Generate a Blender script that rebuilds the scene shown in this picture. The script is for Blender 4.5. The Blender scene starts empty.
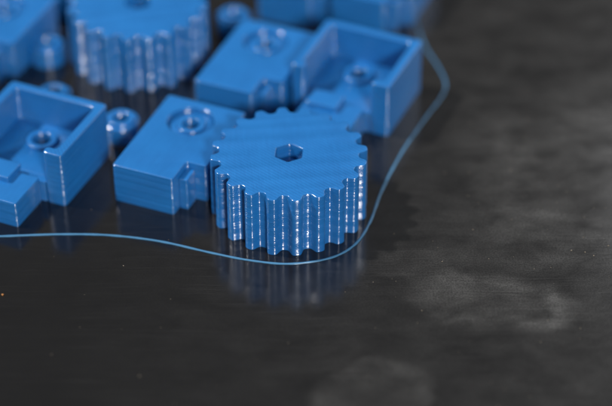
import bpy, bmesh, math, random
from mathutils import Vector, Matrix
from mathutils.geometry import tessellate_polygon
random.seed(4)
scene = bpy.context.scene
col = scene.collection
YAW = math.radians(-22)

# ------------------------------------------------------------------ materials
def nn(nt, t, **kw):
    n = nt.nodes.new(t)
    for k, v in kw.items():
        setattr(n, k, v)
    return n

def math_node(nt, op, a, b=None, c=None, clamp=False):
    n = nt.nodes.new("ShaderNodeMath"); n.operation = op; n.use_clamp = clamp
    for i, v in enumerate((a, b, c)):
        if v is None: continue
        if isinstance(v, (int, float)): n.inputs[i].default_value = v
        else: nt.links.new(v, n.inputs[i])
    return n.outputs[0]

def blue_plastic(name, line_angle=0.7, tint=1.0):
    m = bpy.data.materials.new(name); m.use_nodes = True
    nt = m.node_tree; L = nt.links
    b = nt.nodes["Principled BSDF"]
    tc = nn(nt, "ShaderNodeTexCoord"); sep = nn(nt, "ShaderNodeSeparateXYZ")
    L.new(tc.outputs["Object"], sep.inputs[0])
    x, y, z = sep.outputs
    mp = nn(nt, "ShaderNodeMapping"); mp.inputs["Scale"].default_value = (3.0, 3.0, 22)
    L.new(tc.outputs["Object"], mp.inputs[0])
    nz = nn(nt, "ShaderNodeTexNoise"); nz.inputs["Scale"].default_value = 2.0; nz.inputs["Detail"].default_value = 3; nz.inputs["Roughness"].default_value = 0.6
    L.new(mp.outputs[0], nz.inputs["Vector"])
    ca, sa = math.cos(line_angle), math.sin(line_angle)
    d = math_node(nt, 'ADD', math_node(nt, 'MULTIPLY', x, ca), math_node(nt, 'MULTIPLY', y, sa))
    ds = math_node(nt, 'ABSOLUTE', math_node(nt, 'SINE', math_node(nt, 'MULTIPLY', d, math.pi/0.066)))
    mp2 = nn(nt, "ShaderNodeMapping"); mp2.inputs["Rotation"].default_value = (0, 0, -line_angle); mp2.inputs["Scale"].default_value = (14, 1.5, 1)
    L.new(tc.outputs["Object"], mp2.inputs[0])
    n2 = nn(nt, "ShaderNodeTexNoise"); n2.inputs["Scale"].default_value = 1.6; n2.inputs["Detail"].default_value = 2
    L.new(mp2.outputs[0], n2.inputs["Vector"])
    top = math_node(nt, 'ADD', math_node(nt, 'MULTIPLY', ds, 0.08), math_node(nt, 'MULTIPLY', n2.outputs[0], 0.35))
    geo = nn(nt, "ShaderNodeNewGeometry"); sn = nn(nt, "ShaderNodeSeparateXYZ")
    L.new(geo.outputs["True Normal"], sn.inputs[0])
    up = math_node(nt, 'GREATER_THAN', sn.outputs[2], 0.9)
    mx = nn(nt, "ShaderNodeMix"); mx.data_type = 'FLOAT'
    L.new(up, mx.inputs[0]); L.new(math_node(nt, 'MULTIPLY', nz.outputs[0], 0.55), mx.inputs[2]); L.new(top, mx.inputs[3])
    bp = nn(nt, "ShaderNodeBump"); bp.inputs["Strength"].default_value = 0.8; bp.inputs["Distance"].default_value = 0.012
    L.new(mx.outputs[0], bp.inputs["Height"])
    L.new(bp.outputs[0], b.inputs["Normal"])
    n3 = nn(nt, "ShaderNodeTexNoise"); n3.inputs["Scale"].default_value = 1.4; n3.inputs["Detail"].default_value = 4
    L.new(tc.outputs["Object"], n3.inputs["Vector"])
    f0 = math_node(nt, 'ADD', math_node(nt, 'MULTIPLY', ds, 0.28), math_node(nt, 'MULTIPLY', n2.outputs[0], 0.3))
    f1 = math_node(nt, 'MULTIPLY', nz.outputs[0], 0.35)
    mf = nn(nt, "ShaderNodeMix"); mf.data_type = 'FLOAT'; L.new(up, mf.inputs[0]); L.new(f1, mf.inputs[2]); L.new(f0, mf.inputs[3])
    f = math_node(nt, 'ADD', math_node(nt, 'MULTIPLY', n3.outputs[0], 0.55), mf.outputs[0], clamp=True)
    cr = nn(nt, "ShaderNodeMix"); cr.data_type = 'RGBA'
    cr.inputs[6].default_value = (0.0060*tint, 0.080*tint, 0.270*tint, 1)
    cr.inputs[7].default_value = (0.0160*tint, 0.180*tint, 0.505*tint, 1)
    L.new(f, cr.inputs[0]); L.new(cr.outputs[2], b.inputs["Base Color"])
    rgh = nn(nt, "ShaderNodeMix"); rgh.data_type = 'FLOAT'
    L.new(up, rgh.inputs[0]); rgh.inputs[2].default_value = 0.20; rgh.inputs[3].default_value = 0.34
    L.new(rgh.outputs[0], b.inputs["Roughness"])
    ior = nn(nt, "ShaderNodeMix"); ior.data_type = 'FLOAT'
    L.new(up, ior.inputs[0]); ior.inputs[2].default_value = 2.0; ior.inputs[3].default_value = 1.58
    L.new(ior.outputs[0], b.inputs["IOR"])
    return m

PLA = blue_plastic("blue_printed_plastic", 0.75)
PLA2 = blue_plastic("blue_printed_plastic_cross_hatched", -0.75)

def bed_material():
    m = bpy.data.materials.new("black_bed_surface"); m.use_nodes = True
    nt = m.node_tree; L = nt.links
    b = nt.nodes["Principled BSDF"]
    tc = nn(nt, "ShaderNodeTexCoord")
    co = tc.outputs["Object"]
    wn = nn(nt, "ShaderNodeTexNoise"); wn.inputs["Scale"].default_value = 0.7; wn.inputs["Detail"].default_value = 5
    L.new(co, wn.inputs["Vector"])
    sub = nn(nt, "ShaderNodeVectorMath", operation='SUBTRACT'); L.new(wn.outputs["Color"], sub.inputs[0]); sub.inputs[1].default_value = (.5, .5, .5)
    scl = nn(nt, "ShaderNodeVectorMath", operation='SCALE'); L.new(sub.outputs[0], scl.inputs[0]); scl.inputs["Scale"].default_value = 0.8
    add = nn(nt, "ShaderNodeVectorMath", operation='ADD'); L.new(co, add.inputs[0]); L.new(scl.outputs[0], add.inputs[1])
    wc = add.outputs[0]
    def spot(cx, cy, rx, ry, soft, amp, rot=0, ringed=0.0):
        mp = nn(nt, "ShaderNodeMapping"); mp.vector_type = 'TEXTURE'
        mp.inputs["Location"].default_value = (cx, cy, 0); mp.inputs["Rotation"].default_value = (0, 0, rot)
        mp.inputs["Scale"].default_value = (rx, ry, 1)
        L.new(wc, mp.inputs[0])
        ln = nn(nt, "ShaderNodeVectorMath", operation='LENGTH'); L.new(mp.outputs[0], ln.inputs[0])
        mr = nn(nt, "ShaderNodeMapRange"); mr.interpolation_type = 'SMOOTHSTEP'
        mr.inputs["From Min"].default_value = 1.0; mr.inputs["From Max"].default_value = soft
        mr.inputs["To Min"].default_value = 0; mr.inputs["To Max"].default_value = amp
        L.new(ln.outputs["Value"], mr.inputs["Value"])
        if ringed <= 0: return mr.outputs[0]
        m2 = nn(nt, "ShaderNodeMapRange"); m2.inputs["From Min"].default_value = 0.1; m2.inputs["From Max"].default_value = 0.9
        m2.inputs["To Min"].default_value = 1-ringed; m2.inputs["To Max"].default_value = 1
        L.new(ln.outputs["Value"], m2.inputs["Value"])
        return math_node(nt, 'MULTIPLY', mr.outputs[0], m2.outputs[0])
    spots = [spot(3.7, -2.75, 1.75, 0.95, 0.65, 0.12, -0.15, 0.8), spot(4.55, -3.35, 0.80, 0.30, 0.1, 0.16, 0.5),
             spot(4.85, -2.7, 0.30, 0.75, 0.1, 0.10, 0.2),
             spot(1.5, -5.2, 1.2, 0.9, 0.75, 0.10, 0.3, 0.8), spot(4.3, 1.6, 1.2, 2.4, 0.0, 0.10, 0.1),
             spot(6.2, 2.2, 1.9, 2.6, 0.0, 0.09, 0.1), spot(4.9, -0.6, 2.8, 1.6, 0.0, 0.09, 0.2),
             spot(2.9, -2.0, 1.8, .9, 0.0, 0.06, -0.3)]
    tot = spots[0]
    for s in spots[1:]:
        tot = math_node(nt, 'ADD', tot, s)
    sep = nn(nt, "ShaderNodeSeparateXYZ"); L.new(co, sep.inputs[0])
    painted_haze = nn(nt, "ShaderNodeMapRange"); painted_haze.inputs["From Min"].default_value = -4; painted_haze.inputs["From Max"].default_value = 7  # reflected haze painted into the bed colour, brighter towards the right
    painted_haze.inputs["To Min"].default_value = 0.008; painted_haze.inputs["To Max"].default_value = 0.085
    L.new(sep.outputs[0], painted_haze.inputs[0])
    tot = math_node(nt, 'ADD', tot, painted_haze.outputs[0])
    bm_ = nn(nt, "ShaderNodeMapping"); bm_.inputs["Rotation"].default_value = (0, 0, -0.7); bm_.inputs["Scale"].default_value = (0.8, 1.4, 1)
    L.new(wc, bm_.inputs[0])
    bn = nn(nt, "ShaderNodeTexNoise"); bn.inputs["Scale"].default_value = 1.3; bn.inputs["Detail"].default_value = 9; bn.inputs["Roughness"].default_value = 0.6
    L.new(bm_.outputs[0], bn.inputs["Vector"])
    br = nn(nt, "ShaderNodeMapRange"); br.inputs["From Min"].default_value = 0.32; br.inputs["From Max"].default_value = 0.70
    br.inputs["To Min"].default_value = 0.35; br.inputs["To Max"].default_value = 1.45
    L.new(bn.outputs[0], br.inputs[0])
    gn = nn(nt, "ShaderNodeTexNoise"); gn.inputs["Scale"].default_value = 30; gn.inputs["Detail"].default_value = 5
    L.new(co, gn.inputs["Vector"])
    gr = nn(nt, "ShaderNodeMapRange"); gr.inputs["From Min"].default_value = 0.3; gr.inputs["From Max"].default_value = 0.7
    gr.inputs["To Min"].default_value = 0.5; gr.inputs["To Max"].default_value = 1.5
    L.new(gn.outputs[0], gr.inputs[0])
    dust = math_node(nt, 'MULTIPLY', math_node(nt, 'MULTIPLY', tot, br.outputs[0]), gr.outputs[0], clamp=True)  # real smudges and dust together with the painted haze
    def scratch(rot, sx, sy, lo, hi, amp, seed):
        mp = nn(nt, "ShaderNodeMapping"); mp.inputs["Rotation"].default_value = (0, 0, rot)
        mp.inputs["Scale"].default_value = (sx, sy, 1); mp.inputs["Location"].default_value = (seed, seed*1.7, 0)
        w2 = nn(nt, "ShaderNodeVectorMath", operation='SCALE'); L.new(sub.outputs[0], w2.inputs[0]); w2.inputs["Scale"].default_value = 0.22
        a2 = nn(nt, "ShaderNodeVectorMath", operation='ADD'); L.new(co, a2.inputs[0]); L.new(w2.outputs[0], a2.inputs[1])
        L.new(a2.outputs[0], mp.inputs[0])
        n = nn(nt, "ShaderNodeTexNoise"); n.inputs["Scale"].default_value = 1; n.inputs["Detail"].default_value = 2
        L.new(mp.outputs[0], n.inputs["Vector"])
        r = nn(nt, "ShaderNodeMapRange"); r.inputs["From Min"].default_value = lo; r.inputs["From Max"].default_value = hi
        r.inputs["To Min"].default_value = 0; r.inputs["To Max"].default_value = amp
        L.new(n.outputs[0], r.inputs[0])
        pn = nn(nt, "ShaderNodeTexNoise"); pn.inputs["Scale"].default_value = 0.55; pn.inputs["Detail"].default_value = 2
        pm = nn(nt, "ShaderNodeMapping"); pm.inputs["Location"].default_value = (seed*3, seed, 0); L.new(co, pm.inputs[0]); L.new(pm.outputs[0], pn.inputs["Vector"])
        pr = nn(nt, "ShaderNodeMapRange"); pr.inputs["From Min"].default_value = 0.42; pr.inputs["From Max"].default_value = 0.62
        L.new(pn.outputs[0], pr.inputs[0])
        return math_node(nt, 'MULTIPLY', r.outputs[0], pr.outputs[0])
    sc = math_node(nt, 'ADD', scratch(0.55, 0.30, 30, 0.62, 0.74, 0.8, 1.3), scratch(0.28, 0.40, 40, 0.62, 0.74, 0.6, 5.1))
    sc = math_node(nt, 'ADD', sc, scratch(-0.5, 0.35, 40, 0.61, 0.74, 0.8, 9.7))
    sc = math_node(nt, 'ADD', sc, scratch(0.95, 0.35, 46, 0.61, 0.74, 0.8, 14.2))
    dust = math_node(nt, 'ADD', dust, math_node(nt, 'MULTIPLY', sc, math_node(nt, 'ADD', math_node(nt, 'MULTIPLY', tot, 0.6), 0.05)), clamp=True)
    mx = nn(nt, "ShaderNodeMix"); mx.data_type = 'RGBA'
    mx.inputs[6].default_value = (0.0036, 0.0031, 0.0028, 1)
    mx.inputs[7].default_value = (0.20, 0.198, 0.194, 1)
    L.new(dust, mx.inputs[0]); L.new(mx.outputs[2], b.inputs["Base Color"])
    rr = nn(nt, "ShaderNodeMapRange"); rr.inputs["To Min"].default_value = 0.135; rr.inputs["To Max"].default_value = 0.75
    L.new(dust, rr.inputs[0]); L.new(rr.outputs[0], b.inputs["Roughness"])
    b.inputs["IOR"].default_value = 1.85
    bp = nn(nt, "ShaderNodeBump"); bp.inputs["Strength"].default_value = 0.07; bp.inputs["Distance"].default_value = 0.005
    L.new(gn.outputs[0], bp.inputs["Height"]); L.new(bp.outputs[0], b.inputs["Normal"])
    return m

def simple_mat(name, rgb, rough=0.6):
    m = bpy.data.materials.new(name); m.use_nodes = True
    nt = m.node_tree; b = nt.nodes["Principled BSDF"]
    n = nn(nt, "ShaderNodeTexNoise"); n.inputs["Scale"].default_value = 4
    mx = nn(nt, "ShaderNodeMix"); mx.data_type = 'RGBA'
    mx.inputs[6].default_value = (*[c*0.7 for c in rgb], 1); mx.inputs[7].default_value = (*rgb, 1)
    nt.links.new(n.outputs[0], mx.inputs[0]); nt.links.new(mx.outputs[2], b.inputs["Base Color"])
    b.inputs["Roughness"].default_value = rough
    return m

# ------------------------------------------------------------------ geometry helpers
def round_poly(pts, r, seg=5):
    out = []; n = len(pts)
    for i in range(n):
        p0, p, p1 = Vector(pts[i-1]), Vector(pts[i]), Vector(pts[(i+1) % n])
        a = (p0-p).normalized(); b = (p1-p).normalized()
        rr = min(r, (p0-p).length*.45, (p1-p).length*.45)
        A = p+a*rr; B = p+b*rr
        for k in range(seg+1):
            s = k/seg
            out.append(tuple((A*(1-s)**2 + p*2*s*(1-s) + B*s*s)))
    return out

def circle(cx, cy, r, n=56):
    return [(cx+r*math.cos(2*math.pi*i/n), cy+r*math.sin(2*math.pi*i/n)) for i in range(n)]

def hexagon(cx, cy, r, rot=0.2):
    return round_poly([(cx+r*math.cos(rot+i*math.pi/3), cy+r*math.sin(rot+i*math.pi/3)) for i in range(6)], 0.03, 3)

LH = 0.030
def prism_mesh(loops, z0, z1, top=0.020):
    """printed solid: every wall is a stack of rounded filament layers"""
    nl = max(2, round((z1-z0)/LH)); lh = (z1-z0)/nl
    prof = []
    for i in range(nl):
        r = random.uniform(0, 0.0035); zb = z0+i*lh
        prof += [(zb, 0.0080), (zb+.18*lh, .0027+r), (zb+.5*lh, r), (zb+.82*lh, .0027+r)]
    prof = [p for p in prof if p[0] < z1-0.020]
    prof += [(z1-0.018, 0.0025), (z1-0.009, 0.35*top), (z1-0.002, 0.75*top), (z1, top*1.2)]
    bm = bmesh.new()
    tops, bots = [], []
    for li, lp in enumerate(loops):
        n = len(lp)
        area = sum(lp[i][0]*lp[(i+1) % n][1]-lp[(i+1) % n][0]*lp[i][1] for i in range(n))
        if (area > 0) != (li == 0): lp = lp[::-1]
        P = [Vector(p) for p in lp]; N = []
        for i in range(n):
            e0 = (P[i]-P[i-1]).normalized(); e1 = (P[(i+1) % n]-P[i]).normalized()
            t = (e0+e1).normalized(); c = max(0.5, t.dot(e1))
            N.append(Vector((-t.y, t.x))/c)
        prev = None
        for (z, o) in prof:
            ring = [bm.verts.new((P[i].x+N[i].x*o, P[i].y+N[i].y*o, z)) for i in range(n)]
            if prev:
                for i in range(n):
                    j = (i+1) % n
                    bm.faces.new((prev[i], prev[j], ring[j], ring[i]))
            else: bots.append(ring)
            prev = ring
        tops.append(prev)
    for rings, flip in ((tops, False), (bots, True)):
        flat = [v for r in rings for v in r]
        tris = tessellate_polygon([[v.co for v in r] for r in rings])
        for t in tris:
            vs = [flat[k] for k in t]
            nrm = (vs[1].co-vs[0].co).cross(vs[2].co-vs[0].co)
            if (nrm.z < 0) != flip: vs.reverse()
            try: bm.faces.new(vs)
            except ValueError: pass
    return bm

def join_meshes(name, bms, mat):
    me = bpy.data.meshes.new(name)
    out = bmesh.new()
    for b in bms:
        t = bpy.data.meshes.new("t"); b.to_mesh(t); b.free(); out.from_mesh(t); bpy.data.meshes.remove(t)
    out.to_mesh(me); out.free()
    me.materials.append(mat)
    me.polygons.foreach_set("use_smooth", [True]*len(me.polygons))
    me.set_sharp_from_angle(angle=math.radians(65))
    return me

def obj(name, me, parent=None):
    o = bpy.data.objects.new(name, me); col.objects.link(o)
    if parent: o.parent = parent
    return o

def place(o, x, y, rz=0.0):
    o.location = (x, y, 0); o.rotation_euler = (0, 0, rz)

def copy_tree(o):
    c = o.copy(); col.objects.link(c)
    for ch in o.children:
        k = ch.copy(); col.objects.link(k); k.parent = c
    return c

# ------------------------------------------------------------------ print bed
me = bpy.data.meshes.new("bed_sheet")
bm = bmesh.new()
bmesh.ops.create_grid(bm, x_segments=4, y_segments=4, size=60)
bm.to_mesh(me); bm.free()
me.materials.append(bed_material())
bed = obj("print_bed", me); bed["kind"] = "structure"

# ------------------------------------------------------------------ gear
def gear_outline(nt_=20, N=640):
    pts = []
    for i in range(N):
        th = 2*math.pi*i/N
        s = math.cos(nt_*th)
        f = math.tanh(1.8*(s+0.05))/math.tanh(1.8)
        r = 1.410+0.085*f
        pts.append((r*math.cos(th), r*math.sin(th)))
    return pts

GH = 1.3
body = join_meshes("gear_body", [prism_mesh([gear_outline(), hexagon(0, 0, 0.285, 0.35)], 0.0, GH, 0.018)], PLA)
hub = join_meshes("gear_hub", [prism_mesh([hexagon(0, 0, 0.281, 0.35), circle(0, 0, 0.14, 40)], 0.0, GH-0.30, 0.015)], PLA)
gear = obj("toothed_gear", body)
gear["category"] = "gear"; gear["group"] = "blue 3D printed parts on the bed"
gear["label"] = "blue 3D-printed gear with hexagonal hole beside the outline strand"
h = obj("hub", hub, gear)
place(gear, 0.01, -0.02, 0.10)
g2 = copy_tree(gear); place(g2, -3.23, 5.35, 0.23)
g2["label"] = "blue 3D-printed gear among small blocks and rings on black bed"

# ------------------------------------------------------------------ stepped block with screw hole
def make_block():
    out = round_poly([(0, 0), (1.28, 0), (1.28, 0.62), (1.70, 0.62), (1.70, 2.55), (0, 2.55)], 0.07)
    o = obj("mounting_block", join_meshes("block_body", [prism_mesh([out, circle(0.80, 1.86, 0.46)], 0, 0.85)], PLA2))
    floor = prism_mesh([circle(0.80, 1.86, 0.458), circle(0.80, 1.86, 0.17, 40)], 0.0, 0.74, 0.01)
    collar = prism_mesh([circle(0.80, 1.86, 0.29), circle(0.80, 1.86, 0.17, 40)], 0.72, 0.80, 0.015)
    obj("screw_boss", join_meshes("screw_boss", [floor, collar], PLA2), o)
    obj("ledge", join_meshes("ledge", [prism_mesh([round_poly([(1.275, 0.25), (1.46, 0.25), (1.46, 0.625), (1.275, 0.625)], 0.04)], 0, 0.70)], PLA2), o)
    return o
blk = make_block()
blk["category"] = "block"; blk["group"] = "blue 3D printed parts on the bed"
blk["label"] = "blue 3D-printed stepped block with round screw hole, beside the gear"
place(blk, -3.38, 0.20, YAW)
for (x, y, r, lab) in [(-1.95, 3.06, YAW, "blue 3D-printed stepped block with round screw hole, beside the tray"),
                       (-0.75, 6.75, YAW, "blue 3D-printed stepped block in the last row of parts"),
                       (0.85, 6.5, YAW, "blue 3D-printed stepped block behind the walled tray"),
                       (-7.60, 4.45, YAW, "blue 3D-printed stepped block next to the small rings")]:
    c = copy_tree(blk); place(c, x, y, r); c["label"] = lab

# ------------------------------------------------------------------ walled tray (origin at front right corner)
def make_tray():
    W, D, H, T = 2.15, 1.88, 1.2, 0.20
    fl = 0.46
    inner = prism_mesh([round_poly([(-W+T-.004, T-.004), (-T+.004, T-.004), (-T+.004, D-T+.004), (-W+T-.004, D-T+.004)], 0.02), circle(-1.13, 1.15, 0.19, 40)], 0, fl, 0.004)
    sill = prism_mesh([round_poly([(-W+0.295, 0.0), (-0.415, 0.0), (-0.415, T), (-W+0.295, T)], 0.015)], 0, fl+0.004, 0.008)
    o = obj("walled_tray", join_meshes("tray_floor", [inner, sill], PLA))
    wall_out = [(-W+0.30, T), (-W+0.30, 0), (-W, 0), (-W, D), (0, D), (0, 0), (-0.42, 0), (-0.42, T),
                (-T, T), (-T, D-T), (-W+T, D-T), (-W+T, T)]
    obj("wall", join_meshes("tray_wall", [prism_mesh([round_poly(wall_out, 0.09)], 0.0, H, 0.025)], PLA), o)
    boss = prism_mesh([circle(-1.13, 1.15, 0.32), circle(-1.13, 1.15, 0.19, 40)], fl-0.01, fl+0.08, 0.02)
    obj("screw_boss", join_meshes("tray_boss", [boss], PLA), o)
    foot = prism_mesh([round_poly([(-0.52, -0.92), (-0.52, 0.002), (-1.75, 0.002), (-1.75, -0.92)], 0.06)], 0, 0.56)
    lip = prism_mesh([round_poly([(-0.98, -0.40), (-0.98, 0.12), (-1.65, 0.12), (-1.65, -0.40)], 0.05)], 0.55, 0.68)
    obj("foot", join_meshes("tray_foot", [foot, lip], PLA2), o)
    return o
tray = make_tray()
tray["category"] = "tray"; tray["group"] = "blue 3D printed parts on the bed"
tray["label"] = "blue 3D-printed open tray with low foot beside a block"
place(tray, 1.99, 2.27, YAW-0.03)
for (x, y, lab) in [(-4.30, -0.02, "blue 3D-printed open tray with low foot near the outline strand"),
                    (-4.75, 6.6, "blue 3D-printed open tray behind the second gear")]:
    c = copy_tree(tray); place(c, x, y, YAW-0.02); c["label"] = lab

# ------------------------------------------------------------------ small rings
rm = join_meshes("ring_body", [prism_mesh([circle(0, 0, 0.37), circle(0, 0, 0.17, 40)], 0, 0.40, 0.03)], PLA)
cm = join_meshes("ring_collar", [prism_mesh([circle(0, 0, 0.29), circle(0, 0, 0.165, 40)], 0.39, 0.47, 0.02)], PLA)
ring = obj("spacer_ring", rm); obj("collar", cm, ring)
ring["category"] = "ring"; ring["group"] = "blue 3D printed parts on the bed"
ring["label"] = "small blue 3D-printed spacer ring between tray and block"
place(ring, -3.40, 2.32)
for (x, y) in [(-1.25, 6.25), (-4.85, 3.25), (-5.20, 5.1)]:
    c = copy_tree(ring); place(c, x, y, random.random())
    c["label"] = "small blue 3D-printed spacer ring behind the other parts on black bed"

# ------------------------------------------------------------------ outline strand
pts = [(-6.6, -1.0), (-5.45, -.93), (-4.32, -.87), (-3.38, -.90), (-2.42, -1.08), (-1.465, -1.41), (-.71, -1.64), (.033, -1.74),
       (.777, -1.57), (1.25, -1.17), (1.55, -.5), (1.81, .49), (2.25, 1.73), (2.77, 2.9), (3.17, 3.73), (3.27, 4.21), (3.15, 4.82),
       (2.9, 5.64), (2.76, 6.66), (2.73, 7.9), (2.7, 9.8), (1, 11.5), (-4, 12), (-8, 10), (-9.2, 5), (-8.8, 0.5), (-7.8, -.7)]
def catmull(P, seg=14):
    n = len(P); out = []
    for i in range(n):
        p0, p1, p2, p3 = [Vector(P[(i+k) % n]) for k in (-1, 0, 1, 2)]
        for k in range(seg):
            t = k/seg
            out.append(0.5*((2*p1)+(-p0+p2)*t+(2*p0-5*p1+4*p2-p3)*t*t+(-p0+3*p1-3*p2+p3)*t**3))
    return out
path = catmull(pts)
bm = bmesh.new(); rings = []
n = len(path); w = 0.023; hh = 0.022
for i, p in enumerate(path):
    tg = (path[(i+1) % n]-path[i-1]).normalized(); nr = Vector((-tg.y, tg.x))
    wv = w*(1+0.12*math.sin(i*0.9)+0.10*random.uniform(-1, 1))
    prof = [(-wv, 0.001), (-wv, hh*.6), (-wv*.55, hh), (wv*.55, hh), (wv, hh*.6), (wv, 0.001)]
    rings.append([bm.verts.new((p.x+nr.x*a, p.y+nr.y*a, b)) for a, b in prof])
for i in range(n):
    A, B = rings[i], rings[(i+1) % n]
    for k in range(5):
        bm.faces.new((A[k], A[k+1], B[k+1], B[k]))
bmesh.ops.recalc_face_normals(bm, faces=bm.faces)
me = bpy.data.meshes.new("strand"); bm.to_mesh(me); bm.free()
sm = bpy.data.materials.new("blue_strand_plastic"); sm.use_nodes = True
nt = sm.node_tree; b = nt.nodes["Principled BSDF"]
no = nn(nt, "ShaderNodeTexNoise"); no.inputs["Scale"].default_value = 3
mx = nn(nt, "ShaderNodeMix"); mx.data_type = 'RGBA'
mx.inputs[6].default_value = (0.035, 0.12, 0.24, 1); mx.inputs[7].default_value = (0.08, 0.23, 0.40, 1)
nt.links.new(no.outputs[0], mx.inputs[0]); nt.links.new(mx.outputs[2], b.inputs["Base Color"]); b.inputs["Roughness"].default_value = 0.25
me.materials.append(sm)
for p in me.polygons: p.use_smooth = True
sk = obj("outline_strand", me)
sk["category"] = "plastic strand"; sk["label"] = "thin blue plastic strand curving around the printed parts on black bed"

# ------------------------------------------------------------------ dust
def crumb(bm, x, y, r):
    M = Matrix.Translation((x, y, r*0.5)) @ Matrix.Rotation(random.random()*6, 4, 'Z') @ Matrix.Diagonal((r*random.uniform(1, 2.2), r, r*0.6, 1))
    bmesh.ops.create_icosphere(bm, subdivisions=1, radius=1, matrix=M)
bm = bmesh.new()
for i in range(300):
    x = random.uniform(-7, 8); y = random.uniform(-6, 8)
    if random.random() < 0.5: x = random.uniform(1.5, 8)
    crumb(bm, x, y, random.choice([0.004, 0.005, 0.006, 0.007, 0.009]) * random.uniform(0.7, 1.2))
for (x, y) in [(5.55, -1.4), (5.7, -1.5), (5.3, -1.35)]: crumb(bm, x, y, 0.014)
me = bpy.data.meshes.new("dust"); bm.to_mesh(me); bm.free(); me.materials.append(simple_mat("pale_dust", (0.20, 0.17, 0.13)))
du = obj("dust", me); du["kind"] = "stuff"; du["category"] = "dust"; du["label"] = "pale dust specks scattered over the black bed"
bm = bmesh.new(); crumb(bm, -5.19, -2.62, 0.024)
for v in bm.verts: v.co += Vector([random.uniform(-.005, .005) for _ in range(3)])
me = bpy.data.meshes.new("crumb"); bm.to_mesh(me); bm.free(); me.materials.append(simple_mat("orange_crumb_plastic", (0.42, 0.18, 0.05)))
cb = obj("plastic_crumb", me); cb["category"] = "crumb"; cb["label"] = "tiny orange plastic crumb lying on the black bed"

# ------------------------------------------------------------------ light
w = bpy.data.worlds.new("World"); scene.world = w; w.use_nodes = True
nt = w.node_tree; bg = nt.nodes["Background"]
tc = nn(nt, "ShaderNodeTexCoord"); sp = nn(nt, "ShaderNodeSeparateXYZ"); nt.links.new(tc.outputs["Generated"], sp.inputs[0])
cr = nn(nt, "ShaderNodeValToRGB"); nt.links.new(sp.outputs[2], cr.inputs[0])
cr.color_ramp.elements[0].color = (0.05, 0.05, 0.052, 1); cr.color_ramp.elements[1].color = (0.62, 0.65, 0.70, 1)
nt.links.new(cr.outputs[0], bg.inputs[0]); bg.inputs[1].default_value = 0.30

def sun(name, d, e, ang, c):
    s = bpy.data.lights.new(name, 'SUN'); s.energy = e; s.angle = math.radians(ang); s.color = c
    so = bpy.data.objects.new(name, s); col.objects.link(so)
    so.rotation_euler = Vector(d).to_track_quat('Z', 'Y').to_euler(); so.location = Vector(d)*30
sun("key_sun", (-0.62, 0.15, 0.80), 3.4, 3.0, (1, 0.98, 0.95))
sun("front_light", (0.24, -0.83, 0.48), 3.0, 9.0, (1, 0.98, 0.95))

a = bpy.data.lights.new("added_haze_light", 'AREA'); a.shape = 'RECTANGLE'; a.size = 22; a.size_y = 14; a.energy = 2600; a.color = (0.95, 0.97, 1)  # added softbox, gives the right of the bed its hazy reflection
ao = bpy.data.objects.new("added_haze_light", a); col.objects.link(ao)
ao.location = (26, 32, 24)
ao.rotation_euler = (ao.location-Vector((2, 0, 0))).to_track_quat('Z', 'Y').to_euler()

# ------------------------------------------------------------------ camera
cam = bpy.data.cameras.new("camera"); co = bpy.data.objects.new("camera", cam); col.objects.link(co)
E = math.radians(38)
co.location = (0.33, 0.1-36*math.cos(E), 36*math.sin(E))
co.rotation_euler = (math.pi/2-E, 0, 0)
cam.sensor_width = 36; cam.lens = 109.5; cam.clip_start = 0.5; cam.clip_end = 500
cam.dof.use_dof = True; cam.dof.focus_distance = 34.4; cam.dof.aperture_fstop = 0.074
scene.camera = co
scene.view_settings.view_transform = 'Standard'; scene.view_settings.look = 'None'; scene.view_settings.exposure = 0
